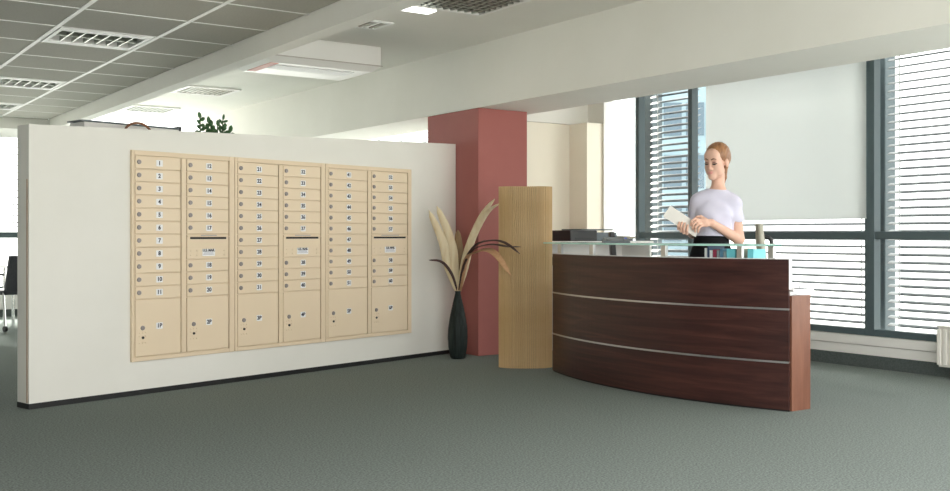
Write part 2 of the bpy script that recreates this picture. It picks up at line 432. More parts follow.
# roller shade in front of the wide window
rs = tag(empty('roller_shade', (WX-.05, 6.105, 1.27)), 'plain white roller shade pulled halfway down behind the woman', 'shade')
B(-.001, .001, -.895, .895, 0, 1.41).build('shade_cloth', 'shade_fabric', rs)
B(-.003, .003, -.895, .895, -.012, .0).build('hem_bar', 'shade_fabric', rs)
MB().tube([(0,-.92,1.435),(0,.92,1.435)], .022, 14).build('roller', 'cord_white', rs, True)

# ------------------------------------------------------------------ radiator under the window
rd = tag(empty('radiator', (WX-.12, 3.85, 0)), 'white ribbed panel radiator under the right-hand window', 'radiator')
B(-.02, .02, -.66, .66, .09, .40, bevel=.006).build('panel', 'radiator_white', rd)
rib = None
for k in range(27):
    y = -.65+.05*k
    if rib is None: rib = B(-.034, -.018, -.017, .017, .105, .385, bevel=.006).build('rib', 'radiator_white', rd, loc=(0,y,0))
    else: dup(rib, rd, (0,y,0))
B(-.036, .045, -.665, .665, .40, .412, bevel=.003).build('top_grille', 'radiator_white', rd)
for y in (-.45, .45): B(.02, .085, y-.02, y+.02, .12, .36).build('bracket', 'radiator_white', rd)
for y in (-.55, .55): B(-.01, .02, y-.015, y+.015, 0, .09).build('foot', 'radiator_white', rd)

# ------------------------------------------------------------------ partition wall
PA = math.atan2(.2615, .9652); PX, PY = 1.390, 7.027; PL = 4.160; PT = .155
pw = tag(empty('partition_wall', (PX, PY, 0), PA), 'long off-white freestanding partition wall carrying the mailboxes', 'partition')
MB().hexa([(0,0,.035),(PL,0,.035),(PL,PT,.035),(0,PT,.035)], [(0,0,1.832),(PL,0,1.987),(PL,PT,1.987),(0,PT,1.832)]).build('panel', 'partition_plaster', pw)
B(-.003, PL, -.006, PT, 0, .035).build('base_strip', 'black_base', pw)
B(-.004, .0, .018, .028, .04, 1.48).build('edge_strip', 'tan_edge', pw)

# ------------------------------------------------------------------ mailboxes
Z0, Z1 = .236, 1.712
UNITS = [(.720, 1.585), (1.589, 2.498), (2.502, 3.528)]
numbers = [list(range(1,12)), list(range(12,21)), list(range(21,32)), list(range(32,41)), list(range(41,52)), list(range(52,61))]
def wall_pt(s, off, z): return (PX+s*math.cos(PA)+off*math.sin(PA), PY+s*math.sin(PA)-off*math.cos(PA), z)
unit_labels = ['beige mailbox unit with doors 1 to 20 nearest the left end', 'beige mailbox unit with doors 21 to 40 in the middle', 'beige mailbox unit with doors 41 to 60 next to the vase']
mcache = {}
def shared(key, fn, name, parent, loc):
    if key not in mcache:
        o = fn(); mcache[key] = o.data; o.name = name; o.parent = parent; o.location = loc; return o
    return link(name, mcache[key], parent, loc)
lab = lambda : None
for ui, (s0, s1) in enumerate(UNITS):
    W = s1-s0; H = Z1-Z0
    u = tag(empty('mailbox_unit', wall_pt(s0, .001, Z0), PA), unit_labels[ui], 'mailbox', 'mailbox units on the partition')
    B(0, W, -.006, 0, 0, H).build('back_plate', 'mail_beige', u)
    # outer flange + stiles (proud)
    fl = .026; mid = .05; rs_ = .052
    cw = (W-fl-mid-rs_)/2
    x1a = fl; x1b = fl+cw; x2a = x1b+mid; x2b = x2a+cw
    B(0, fl-.004, -.022, -.006, 0, H, bevel=.003).build('stile', 'mail_beige', u)
    B(x1b+.005, x2a-.005, -.022, -.006, .032, H-.036, bevel=.003).build('stile', 'mail_beige', u)
    B(x1b+.002, x1b+.010, -.027, -.022, .04, H-.044, bevel=.002).build('hinge_strip', 'mail_beige', u)
    B(x2b+.005, W, -.022, -.006, 0, H, bevel=.003).build('stile', 'mail_beige', u)
    B(x2b+.002, x2b+.010, -.027, -.022, .04, H-.044, bevel=.002).build('hinge_strip', 'mail_beige', u)
    B(fl-.004, x2b+.005, -.022, -.006, H-.034, H, bevel=.003).build('rail', 'mail_beige', u)
    B(fl-.004, x2b+.005, -.022, -.006, 0, .030, bevel=.003).build('rail', 'mail_beige', u)
    pitch = .0915; top = H-.037
    for ci, xa in enumerate((x1a, x2a)):
        nums = numbers[ui*2+ci]; rows = []
        if len(nums) == 11: rows = [(k, n) for k, n in enumerate(nums)]
        else: rows = [(k, n) for k, n in enumerate(nums[:6])] + [(8+k, n) for k, n in enumerate(nums[6:])]
        zp = top-11*pitch
        for k, n in rows:
            zb = top-(k+1)*pitch
            d = shared(('door', round(cw,4)), lambda: B(.002, cw-.002, -.021, -.007, .003, pitch-.003, bevel=.003).build('door', 'mail_door'), 'door', u, (xa, 0, zb))
            shared('lock', lambda: MB().tube([(0,0,0),(0,-.007,0)], [.0165,.0145], 14).build('lock', 'lock_metal'), 'lock', d, (.030, -.021, pitch*.52))
            shared('plate', lambda: B(-.026, .026, -.0014, 0, -.0225, .0225).build('number_plate', 'label_white'), 'number_plate', d, (cw*.52, -.0211, pitch*.5))
            link('number_print', text_mesh(str(n), .040, 'print_black'), d, (cw*.52, -.0232, pitch*.5))
        if len(nums) == 9:
            # outgoing mail slot door and label panel
            zb = top-8*pitch
            d = B(.002, cw-.002, -.021, -.007, .003, 2*pitch-.003, bevel=.003).build('mail_slot_door', 'mail_door', u, loc=(xa, 0, zb))
            zs = 2*pitch-.032
            B(.0, cw, -.031, -.021, zs+.012, zs+.018, bevel=.001).build('slot_hood', 'mail_beige', d)
            B(.028, cw-.025, -.0225, -.0205, zs-.004, zs+.011).build('mail_slot', 'slot_black', d)
            B(.12, cw-.11, -.0222, -.0208, zs+.0215, zs+.0265).build('slot_caption', 'print_grey', d)
            B(.004, cw-.004, -.0225, -.0205, 2*pitch*.47, 2*pitch*.47+.003).build('seam', 'mail_beige', d)
            lp = B(cw*.36, cw*.66, -.0224, -.021, .022, .074).build('mail_label', 'label_white', d)
            link('label_print', text_mesh('U.S. MAIL', .026, 'print_black'), d, (cw*.51, -.0236, .064))
            for q in range(3): B(cw*.38+.004*q, cw*.64-.006*q, -.0232, -.0222, .032+.009*q, .0355+.009*q).build('label_line', 'print_grey', d)
            for bx_ in (.035, cw*.24, cw-.04):
                for bz in (.03, .062): shared('rivet', lambda: MB().tube([(0,0,0),(0,-.003,0)], [.007,.005], 10).build('rivet', 'mail_door'), 'rivet', d, (bx_, -.021, bz))
        # parcel door
        ph = zp-.032
        d = B(.002, cw-.002, -.021, -.007, .003, ph-.003, bevel=.003).build('parcel_door', 'mail_door', u, loc=(xa, 0, .032))
        shared('plate', None, 'number_plate', d, (cw*.52, -.0211, ph*.52))
        link('number_print', text_mesh('%dP' % (ui*2+ci+1), .040, 'print_black'), d, (cw*.52, -.0232, ph*.52))
        shared('lock', None, 'lock', d, (.058, -.021, ph*.50))
        shared('klock', lambda: MB().tube([(0,0,0),(0,-.006,0)], [.010,.009], 12).build('key_lock', 'key_dark'), 'key_lock', d, (.060, -.021, ph*.33))
        for bz in (.24, .36, .42):
            for bx_ in (.035, .06, .085): shared('rivet', lambda: None, 'rivet', d, (bx_, -.021, ph*bz)) if 'rivet' in mcache else shared('rivet', lambda: MB().tube([(0,0,0),(0,-.003,0)], [.007,.005], 10).build('rivet', 'mail_door'), 'rivet', d, (bx_, -.021, ph*bz))

# ------------------------------------------------------------------ ribbed wooden screen
sc = tag(empty('ribbed_screen', (5.25, 6.83, 0)), 'upright ribbed light wood screen between the column and the desk', 'screen')
c0 = Vector((5.074, 6.953)); c1 = Vector((5.436, 6.702)); ax = (c1-c0); wid = ax.length; ax.normalize(); nrm = Vector((-ax.y, ax.x))
if nrm.dot(Vector((-5, -6.8))) < 0: nrm = -nrm
def sec(u):    # u 0..1 -> point on rounded front section (offset towards the viewer)
    d = .085*(1-abs(2*u-1)**3.2)
    return c0 + ax*(wid*u) + nrm*(d-.06)
NS = 30; sh = 1.53
core = [sec(i/40) - nrm*.012 for i in range(41)]
MB().prism([(p.x-5.25, p.y-6.83) for p in core] + [(c1.x-5.25-nrm.x*.16, c1.y-6.83-nrm.y*.16), (c0.x-5.25-nrm.x*.16, c0.y-6.83-nrm.y*.16)], 0, sh-.008).build('core', 'slat_core', sc)
us = np.linspace(0, 1, 400); P = [sec(u) for u in us]; cum = [0]
for a, b in zip(P[:-1], P[1:]): cum.append(cum[-1]+(b-a).length)
for k in range(NS):
    t = (k+.5)/NS*cum[-1]; i = int(np.searchsorted(cum, t)); i = min(max(i,1), 398)
    tg = (P[i+1]-P[i-1]).normalized(); pw_ = cum[-1]/NS
    a = math.atan2(tg.y, tg.x)
    key = 'screen_slat'
    o = shared(key, lambda: B(-pw_*.36, pw_*.36, -.012, .010, 0, sh, bevel=.0035).build('slat', 'slat_wood'), 'slat', sc, (P[i].x-5.25, P[i].y-6.83, 0))
    o.rotation_euler = (0, 0, a)

# ------------------------------------------------------------------ reception desk
DCX, DCY, DR = 8.26, 5.37, 3.168
A0, A1 = PI-math.asin(1.183/DR), PI+math.asin(1.183/DR)     # y from 6.55 down to 4.19
desk = tag(empty('reception_desk', (5.4, 5.37, 0)), 'curved dark mahogany reception desk with steel strips and raised front', 'desk')
def arc_pts(r, a0=A0, a1=A1, n=40): return [(DCX+r*math.cos(a0+(a1-a0)*i/n)-5.4, DCY+r*math.sin(a0+(a1-a0)*i/n)-5.37) for i in range(n+1)]
def arc_band(r0, r1, z0, z1, a0=A0, a1=A1): return MB().prism(arc_pts(r1, a0, a1) + arc_pts(r0, a0, a1)[::-1], z0, z1)
def smooth_sides(o): return o
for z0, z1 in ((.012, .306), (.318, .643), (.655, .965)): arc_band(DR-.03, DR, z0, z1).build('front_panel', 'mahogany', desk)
for z in (.306, .643): arc_band(DR-.03, DR+.004, z, z+.012).build('steel_strip', 'brushed_steel', desk)
arc_band(DR-.03, DR-.008, 0, .012).build('plinth', 'black_base', desk)
arc_band(DR-.03, DR-.001, .965, .970).build('top_edge', 'worktop_white', desk)
arc_band(DR-.42, DR-.03, .735, .76).build('worktop', 'worktop_white', desk)
for sgn, ys_ in ((-1, 4.187), (1, 6.535)):
    y = ys_-5.37; xs = DCX-math.sqrt(DR**2-1.183**2)-5.4
    B(xs+.03, xs+.215, y, y+.025, 0, .734).build('end_panel', 'mahogany_lit', desk)
    B(xs+.001, xs+.030, y-.001 if sgn < 0 else y+.02, y+.002 if sgn < 0 else y+.026, .775, .968).build('edge_band', 'worktop_white' , desk) if sgn < 0 else None
    B(xs+.03, xs+.235, y-.012, y+.03, .761, .773).build('worktop_edge', 'worktop_white', desk)
MB().tube([(DCX-math.sqrt(DR**2-1.183**2)-5.4+.07, -1.16, .773), (DCX-math.sqrt(DR**2-1.183**2)-5.4+.05, -1.16, .80), (DCX-math.sqrt(DR**2-1.183**2)-5.4+.10, -1.155, .805), (DCX-math.sqrt(DR**2-1.183**2)-5.4+.14, -1.16, .79)], .008, 8).build('cable_clip', 'worktop_white', desk, True)
# glass shelf
gt = tag(empty('glass_counter', (5.2, 5.4, .97)), 'clear glass transaction shelf on steel posts above the desk', 'shelf')
GA0, GA1 = A0-.022, A1-.040
def gl(o): o.location = (5.4-5.2, 5.37-5.4, -.97); return o
gl(arc_band(DR-.24, DR+.055, 1.049, 1.061, GA0, GA1).build('glass_top', 'desk_glass', gt))
gl(arc_band(DR+.0551, DR+.057, 1.0485, 1.0615, GA0, GA1).build('glass_edge', 'glass_edge', gt))
gl(arc_band(DR-.242, DR-.2401, 1.0485, 1.0615, GA0, GA1).build('glass_edge', 'glass_edge', gt))
post = None
for yv in (6.40, 5.86, 5.08, 4.50, 4.30):
    r = DR-.016; dy = yv-DCY; x = DCX-math.sqrt(r*r-dy*dy)
    loc = (x-5.2, yv-5.4, 0)
    if post is None: post = B(-.013, .013, -.022, .022, .0, .078, bevel=.003).build('post', 'brushed_steel', gt, loc=loc)
    else: post2 = dup(post, gt, loc)

# ------------------------------------------------------------------ things on and behind the desk
def worktop_pt(y, depth): r = DR-depth; dy = y-DCY; return (DCX-math.sqrt(r*r-dy*dy), y)
books = [('book_white', .018, .25, 'thin white binder standing left-most on the desk by the skirt'), ('book_navy', .014, .262, 'navy book beside the white binder on the desk'), ('book_white', .022, .235, 'pale grey book between the navy and red books'),
         ('book_red', .026, .240, 'dark red book in the row on the desk'), ('book_grey', .020, .236, 'slate grey book right of the red book'), ('book_blue', .022, .246, 'steel blue book right of the slate grey one'),
         ('book_grey', .018, .228, 'narrow grey book leaning near the cyan folder'), ('book_cyan', .065, .245, 'wide cyan folder in the row behind the glass'), ('book_tan', .040, .25, 'tan folder right of the wide cyan folder'), ('book_cyan', .042, .245, 'bright cyan folder at the right end of the row')]
s = 0.0; ybk = 4.80
for m_, w_, h_, lb in books:
    x, y = worktop_pt(ybk-s-w_/2, .15)
    nx = math.atan2(y-DCY, x-DCX)
    bk = tag(empty('book' if 'book' in lb else 'binder', (x, y, .7605), nx+PI), lb, 'book' if 'book' in lb else 'folder', 'books and folders on the desk')
    d_ = .10
    h_ += .022
    B(-d_, d_, -w_/2+.0015, -w_/2+.0035, 0, h_).build('cover', m_, bk); B(-d_, d_, w_/2-.0035, w_/2-.0015, 0, h_).build('cover', m_, bk)
    B(-d_-.002, -d_, -w_/2+.0015, w_/2-.0015, 0, h_, ).build('spine', m_, bk)
    B(-d_, d_-.005, -w_/2+.0036, w_/2-.0036, .004, h_-.006).build('pages', 'paper_white', bk)
    s += w_+.002
    if lb.startswith('tan'): s += .03
# slim monitor seen edge-on
x, y = worktop_pt(6.0, .34)
mo = tag(empty('monitor', (x, y, .7605), math.radians(-38)), 'small slim black screen seen from its edge behind the glass', 'monitor')
B(-.07, .07, -.05, .05, 0, .012, bevel=.004).build('base', 'plastic_black', mo)
B(-.02, .02, .012, .028, .012, .20).build('neck', 'plastic_black', mo)
B(-.02, .02, -.08, .08, .12, .385, bevel=.006).build('housing', 'plastic_black', mo, rot=(0, math.radians(-4), 0))
B(.0205, .0215, -.07, .07, .135, .37).build('screen', 'screen_grey', mo, rot=(0, math.radians(-4), 0))
# payment terminal lying on the glass shelf
x, y = worktop_pt(5.70, .13)
tm = tag(empty('desk_telephone', (x, y, 1.0615), math.radians(-35)), 'flat dark desk terminal with a small blue light on the glass', 'telephone')
MB().hexa([(-.10,-.05,0),(.10,-.05,0),(.10,.06,0),(-.10,.06,0)], [(-.10,-.05,.010),(.10,-.05,.010),(.09,.06,.042),(-.09,.06,.042)]).build('body', 'plastic_grey', tm)
MB().hexa([(-.075,-.035,.0155),(.06,-.035,.0155),(.06,.045,.038),(-.075,.045,.038)], [(-.075,-.035,.018),(.06,-.035,.018),(.06,.045,.0405),(-.075,.045,.0405)]).build('screen', 'screen_grey', tm)
MB().hexa([(.068,.02,.031),(.085,.02,.031),(.085,.04,.0365),(.068,.04,.0365)], [(.068,.02,.034),(.085,.02,.034),(.085,.04,.0395),(.068,.04,.0395)]).build('light', 'screen_blue', tm)
# sideboard
sb = tag(empty('sideboard', (6.72, 7.72, 0)), 'cream sideboard with an open shelf behind the desk', 'cabinet')
def sbp(nm, m, *a, bevel=0): return B(*a, bevel=bevel).build(nm, m, sb)
sbp('top', 'sill_white', -.68, .68, -.23, .23, 1.035, 1.06, bevel=.003)
sbp('side', 'sill_white', -.67, -.645, -.21, .22, .03, 1.034); sbp('side', 'sill_white', .645, .67, -.21, .22, .03, 1.034)
sbp('back', 'sill_white', -.644, .644, .20, .22, .03, 1.034)
sbp('shelf', 'sill_white', -.644, .644, -.21, .199, .80, .822); sbp('base', 'sill_white', -.644, .644, -.21, .199, .03, .06); sbp('plinth', 'black_base', -.66, .66, -.18, .2, 0, .03)
for i, x in enumerate((-.642, .003)):
    d = sbp('door', 'sill_white', x, x+.638, -.23, -.212, .06, .79, bevel=.003)
    B(x+(.56 if i == 0 else .06), x+(.575 if i == 0 else .075), -.25, -.231, .55, .70).build('handle', 'brushed_steel', d)
tr = tag(B(-.26, .12, -.16, .14, 0, .085, bevel=.008).build('paper_tray', 'plastic_black', loc=(6.58, 7.70, .823)), 'black tray in the open sideboard shelf', 'tray')
pr = tag(empty('printer', (6.68, 7.69, 1.0605), 0), 'flat black and grey printer on the cream sideboard', 'printer')
B(-.36, -.02, -.18, .16, 0, .105, bevel=.008).build('body', 'plastic_black', pr)
B(-.02, .25, -.17, .16, 0, .085, bevel=.008).build('side_unit', 'plastic_grey', pr)
B(-.20, .22, -.15, .15, .106, .118, bevel=.004).build('lid', 'plastic_grey', pr)
B(-.30, -.06, -.186, -.179, .02, .03).build('tray_slot', 'slot_black', pr)
random.seed(3)
for k, (dx, dy, rz, lb) in enumerate(((0,0,.2,'lowest sheet stack right of the printer'), (.03,.01,-.25,'middle tilted sheet stack right of the printer'), (-.01,.0,.5,'topmost loose sheet stack right of the printer'))):
    o = B(-.12, .12, -.09, .09, 0, .022 if k < 2 else .01, bevel=.002).build('paper_stack', ('plastic_grey','book_tan','paper_white')[k], loc=(7.12+dx, 7.70+dy, 1.0605+.0225*k), rot=(0,0,rz)); tag(o, lb, 'paper')
# office chair seen side-on behind the desk
oc = tag(empty('office_chair', (6.254, 5.459, 0), math.radians(131)), 'beige upholstered office chair seen side-on right of the woman', 'chair')
# local +x is the direction the chair faces
bk_ = MB(); 
pts = spline([(-.20,0,.62),(-.235,0,.80),(-.215,0,1.0),(-.20,0,1.205)], 9)
bm = bmesh.new(); rows = []
for i, p in enumerate(pts):
    w = .21*(1-.22*(i/8)**3); th = .038*(1-.25*abs(i/4-1)**2)
    row = [bm.verts.new((p.x+th*math.cos(a)*1.0, w*math.copysign(abs(math.sin(a))**.6, math.sin(a)), p.z+.0)) for a in [2*PI*k/20 for k in range(20)]]
    rows.append(row)
for i in range(8):
    for k in range(20): bm.faces.new((rows[i][k], rows[i][(k+1)%20], rows[i+1][(k+1)%20], rows[i+1][k]))
bm.faces.new(rows[0][::-1]); bm.faces.new(rows[-1]); bmesh.ops.recalc_face_normals(bm, faces=bm.faces)
bk_.bm = bm; bk_.build('backrest', 'chair_cream', oc, True)
B(-.22, .24, -.23, .23, .43, .50, bevel=.03).build('seat', 'chair_cream', oc)
MB().tube(spline([(-.05,0,.42),(-.27,0,.44),(-.305,0,.70),(-.30,0,1.0),(-.285,0,1.09),(-.23,0,1.11)], 18), .016, 8).build('back_support', 'plastic_black', oc, True)
for sy in (-1, 1):
    MB().tube(spline([(.02,sy*.235,.44),(.03,sy*.25,.52),(.03,sy*.25,.62),(-.02,sy*.25,.67),(-.14,sy*.25,.67)], 10), .014, 8).build('armrest', 'frame_steel', oc, True)
MB().tube([(0,0,.10),(0,0,.43)], .028, 12).build('gas_post', 'plastic_black', oc)
for k in range(5):
    a = 2*PI*k/5; lg = MB().tube([(0,0,.11),(.27*math.cos(a),.27*math.sin(a),.075)], [.024,.016], 8).build('leg', 'plastic_black', oc)
    MB().tube([(.27*math.cos(a)-.012*math.sin(a),.27*math.sin(a)+.012*math.cos(a),.028),(.27*math.cos(a)+.012*math.sin(a),.27*math.sin(a)-.012*math.cos(a),.028)], .028, 12).build('caster', 'plastic_black', lg)

# ------------------------------------------------------------------ vase with dried leaves
VX, VY = 5.165, 7.72
vs = tag(empty('floor_vase', (VX, VY, 0)), 'slim dark green-black floor vase with dried leaves in front of the column', 'vase')
MB().lathe([(.060,0),(.070,.02),(.085,.10),(.091,.19),(.088,.27),(.072,.38),(.046,.50),(.028,.575),(.024,.60),(.027,.612),(.020,.612),(.018,.56)], seg=36).build('body', 'vase_dark', vs, True)
rgt = Vector((.8217, -.570, 0)); fwd = Vector((.570, .8217, 0)); U = .00909
VD = 9.288
def lp(u, v, d):     # u right, v up in centimetre-like steps as seen from the room's front, d towards the back
    k = (VD+d)/1023
    return tuple(rgt*((u-18.5)*k+18.5*U) + fwd*d + Vector((0, 0, 1.12-(123-v)*k)))
leaves = [('leaf_cream', [(0,66,0),(-9,92,-.03),(-15,117,-.07),(-29,148,-.14)], .085), ('leaf_cream', [(1,66,0),(-4,95,-.02),(-9,124,-.04),(-21,152,-.08)], .088),
          ('leaf_brown', [(0,66,.01),(1,95,.02),(1,112,.03),(0,128,.04)], .085), ('leaf_cream', [(1,66,0),(6,92,.0),(12,113,-.03),(24,141,-.08),(37,159,-.13)], .07),
          ('leaf_cream', [(1,66,-.01),(7,88,-.04),(14,117,-.08),(28,143,-.14),(43,155,-.19)], .075), ('leaf_rust', [(2,66,0),(9,98,-.22),(18,105,-.5),(30,107,-.78),(40,101,-.94),(53,82,-1.06)], .07),
          ('leaf_dark', [(1,66,0),(8,96,-.2),(18,112,-.45),(32,117,-.75),(47,115,-1.0),(62,104,-1.12)], .032), ('leaf_dark', [(1,66,0),(6,92,-.18),(17,109,-.4),(34,113,-.76),(50,111,-1.02),(63,111,-1.14)], .030),
          ('leaf_dark', [(0,66,0),(-6,84,-.04),(-16,96,-.09),(-29,98,-.14)], .026), ('leaf_dark', [(1,66,0),(5,84,-.03),(9,100,-.07),(18,113,-.12),(28,118,-.16)], .03), ('leaf_cream', [(0,66,0),(-2,90,0),(-4,112,.01),(-12,138,.0)], .06)]
for m_, ctrl, w in leaves:
    pts = spline([lp(*c) for c in ctrl], 16)
    ws = [w*(.25+.75*math.sin(PI*min(1, (i/15)*.92+.06))**.7) if i < 15 else .003 for i in range(16)]
    MB().ribbon(pts, ws, rgt*.9+Vector((0,0,.35))+fwd*.2, .003).build('dried_leaf', m_, vs, True)

# ------------------------------------------------------------------ ceiling fittings
def louver_light(cx, cy, z, lx, ly, ox, oy, nx, ny, label, group, back='fixture_dark', dz=.045, bw=.004):
    t = tag(empty('ceiling_light', (cx, cy, z)), label, 'ceiling light', group)
    f = MB(); hx, hy = lx/2, ly/2
    f.box(-hx, -ox/2, -hy, hy, -.008, dz+.001); f.box(ox/2, hx, -hy, hy, -.008, dz+.001); f.box(-ox/2, ox/2, -hy, -oy/2, -.008, dz+.001); f.box(-ox/2, ox/2, oy/2, hy, -.008, dz+.001)
    f.build('frame', 'grid_white', t)
    B(-ox/2, ox/2, -oy/2, oy/2, dz, dz+.003).build('reflector', back, t)
    for sy in (-1, 1): MB().tube([(-ox/2+.02,sy*oy*.25,dz*.75),(ox/2-.02,sy*oy*.25,dz*.75)], .006, 8).build('tube', 'louver_edge', t)
    for i in range(1, nx): x = -ox/2+ox*i/nx; B(x-bw, x+bw, -oy/2, oy/2, -.004, dz*.8).build('louver_blade', 'louver_metal', t)
    for j in range(1, ny): y = -oy/2+oy*j/ny; B(-ox/2, ox/2, y-bw*.8, y+bw*.8, -.003, dz*.78).build('louver_blade', 'louver_metal', t)
    return t
for (i, y), lb in zip(sorted(light_tiles, key=lambda a: a[1]), ('nearest louvred light in the tile ceiling', 'second louvred light in the tile ceiling, cut by the left edge', 'farthest louvred light in the tile ceiling at the left edge')):
    louver_light((GX[3]+GX[4])/2, y+.34, TZ, .655, .655, .60, .44, 7, 2, lb, 'louvred lights in the tile ceiling')
lg_ = louver_light(4.36, 6.36, 2.873, .66, .66, .60, .60, 9, 8, 'chrome-grid light in the plain ceiling at the top edge', 'grid lights in the plain ceiling', dz=.011, bw=.009)
B(-.33, -.08, .332, .46, -.02, .011, bevel=.004).build('lit_cover', 'lamp_lit', lg_)
louver_light(4.40, 12.1, 2.873, .66, .66, .56, .56, 9, 8, 'grid light above the partition with a red reflection painted in', 'grid lights in the plain ceiling', back='salmon_panel', dz=.011, bw=.005)  # salmon backing puts a red reflection into the colour
louver_light(4.40, 14.3, 2.873, .66, .66, .56, .56, 9, 8, 'faint far grid light above the left end of the partition', 'grid lights in the plain ceiling', dz=.011, bw=.005)
t = tag(empty('ceiling_vent', (4.14, 7.52, 2.873)), 'small slotted vent in the plain ceiling near the air conditioner', 'vent')
f = MB(); f.box(-.15,.15,-.16,-.12,0,.012); f.box(-.15,.15,.12,.16,0,.012); f.box(-.15,-.11,-.12,.12,0,.012); f.box(.11,.15,-.12,.12,0,.012); f.build('frame', 'grid_white', t)
B(-.11,.11,-.12,.12,.008,.012).build('backing', 'vent_grey', t)
for k in range(4): x = -.075+.05*k; B(x-.012, x+.012, -.12, .12, -.002, .008).build('slat', 'vent_grey' if k % 2 else 'grid_white', t)
# ceiling-suspended air conditioner
ac = tag(empty('air_conditioner', (4.17, 8.75, 2.66)), 'white ceiling-hung air conditioner with a glossy lower panel', 'air conditioner')
B(-.58, .58, -.36, .36, .045, .224, bevel=.008).build('housing', 'unit_white', ac)
MB().hexa([(-.50,-.30,-.012),(.50,-.30,-.012),(.50,.34,-.012),(-.50,.34,-.012)], [(-.585,-.37,.04),(.585,-.37,.04),(.585,.37,.04),(-.585,.37,.04)]).build('lower_panel', 'unit_white', ac)
B(-.42, .38, -.20, .0, -.02, -.011, bevel=.004).build('louver', 'label_white', ac)
B(-.50, -.42, -.28, .25, -.016, -.0115).build('side_panel', 'salmon_panel', ac)
B(-.588, .588, -.374, .374, .038, .046).build('seam', 'vent_grey', ac)

# ------------------------------------------------------------------ things behind the partition
def behind(s_, off, z=0): return wall_pt(s_, -off, z)
cb = tag(empty('tall_cabinet', behind(1.0, .50), PA), 'pale tall cabinet whose top edge shows above the partition', 'cabinet')
B(-.40, .38, -.1, .1, .06, 1.93, bevel=.004).build('body', 'sill_white', cb); B(-.38, .36, -.09, .09, 0, .06).build('plinth', 'black_base', cb)
B(.381, .402, -.1, .1, 1.70, 1.955).build('end_cap', 'plastic_black', cb)
B(-.42, .38, -.103, .103, 1.931, 1.942).build('top_rail', 'plastic_grey', cb)
for x in (-.375, -.005):
    d = B(x, x+.365, -.118, -.101, .1, 1.80, bevel=.003).build('door', 'sill_white', cb); B(x+.17, x+.185, -.135, -.119, .9, 1.05).build('handle', 'brushed_steel', d)
cst = tag(empty('coat_stand', behind(.955, .28), PA), 'brown bentwood hoop of a coat stand peeking over the partition', 'coat stand')
MB().tube(spline([(-.10,0,1.80),(-.105,0,1.88),(-.06,0,1.925),(0,0,1.938),(.06,0,1.925),(.105,0,1.88),(.10,0,1.80)], 25), .009, 8).build('hoop', 'wicker', cst, True)
MB().tube([(-.10,0,1.80),(.10,0,1.80)], .010, 8).build('crossbar', 'wicker', cst); MB().tube([(0,0,.05),(0,0,1.80)], .016, 10).build('pole', 'wicker', cst)
for k in range(3):
    a = 2*PI*k/3+.5; MB().tube(spline([(0,0,.22),(.05*math.cos(a),.05*math.sin(a),.10),(.10*math.cos(a),.10*math.sin(a),.012)], 6), .012, 8).build('foot', 'wicker', cst, True)
# potted plant
pp = tag(empty('potted_plant', behind(1.70, .42), PA), 'dark green leafy plant rising above the partition', 'plant')
MB().lathe([(.10,0),(.13,.03),(.16,.36),(.165,.38),(.14,.38),(.13,.34)], seg=24).build('pot', 'pot_dark', pp, True)
random.seed(5)
stems = [(-.115,.0,2.035,9,.052,.030), (-.055,-.03,2.00,8,.05,.030), (.0,.02,1.985,7,.06,.034), (.05,.0,1.99,7,.06,.032), (.115,.02,2.045,10,.05,.020), (.15,-.02,1.945,6,.06,.034), (-.02,.04,1.95,6,.06,.034), (.09,-.03,1.96,7,.06,.03)]
for tx, ty, tz, nl, ln, lw_ in stems:
    st = spline([(0,0,.34),(tx*.3,ty,1.0),(tx*.85,ty,1.65),(tx,ty,tz)], 20)
    so = MB().tube(st, .0045, 6).build('stem', 'stem_green', pp, True)
    for k in range(nl+1):
        p = Vector((tx, ty, tz)) - Vector((tx*.10, 0, .17))*(k/nl)
        sd = (1 if k % 2 else -1)
        dirv = Vector((sd*random.uniform(.7,1), random.uniform(-.5,.3), random.uniform(.15,.7))).normalized() if k else Vector((tx*2, 0, 1)).normalized()
        l_ = ln*random.uniform(.85,1.15)
        MB().ribbon([p, p+dirv*l_*.3, p+dirv*l_*.7, p+dirv*l_], [.006,lw_,lw_*.95,.006], Vector((-dirv.z*.9, .25, dirv.x)), .0015).build('leaf', 'leaf_green', so, True)

# far office desk and chair at the left edge
od = tag(empty('office_table', (3.1, 14.0, 0)), 'dark table edge behind the office chair at the left', 'table')
B(-.62, .65, -.33, .33, .70, .735, bevel=.004).build('tabletop', 'plastic_black', od)
for sx in (-.57, .60):
    for sy in (-.28, .28): MB().tube([(sx,sy,0),(sx,sy,.70)], .02, 10).build('leg', 'chrome', od)
fc = tag(empty('visitor_chair', (2.42, 13.15, 0), math.radians(200)), 'black visitor chair on chrome legs cut by the left edge', 'chair')
B(-.24, .24, -.23, .23, .42, .48, bevel=.025).build('seat', 'chair_black', fc)
m = MB(); 
m.hexa([(-.23,.21,.47),(.23,.21,.47),(.23,.25,.47),(-.23,.25,.47)], [(-.22,.29,.88),(.22,.29,.88),(.22,.33,.88),(-.22,.33,.88)]); m.build('backrest', 'chair_black', fc)
for sx in (-1, 1):
    for y0, y1 in ((-.2,-.26), (.2,.27)):
        lg = MB().tube([(sx*.23,y0,.45),(sx*.25,y1,.06)], .013, 8).build('leg', 'chrome', fc)
        MB().tube([(sx*.25-.015,y1,.034),(sx*.25+.015,y1,.034)], .034, 12).build('caster', 'plastic_black', lg)
    MB().tube(spline([(sx*.25,-.2,.46),(sx*.27,-.2,.62),(sx*.27,-.05,.67),(sx*.26,.24,.66)], 10), .013, 8).build('armrest', 'plastic_black', fc, True)
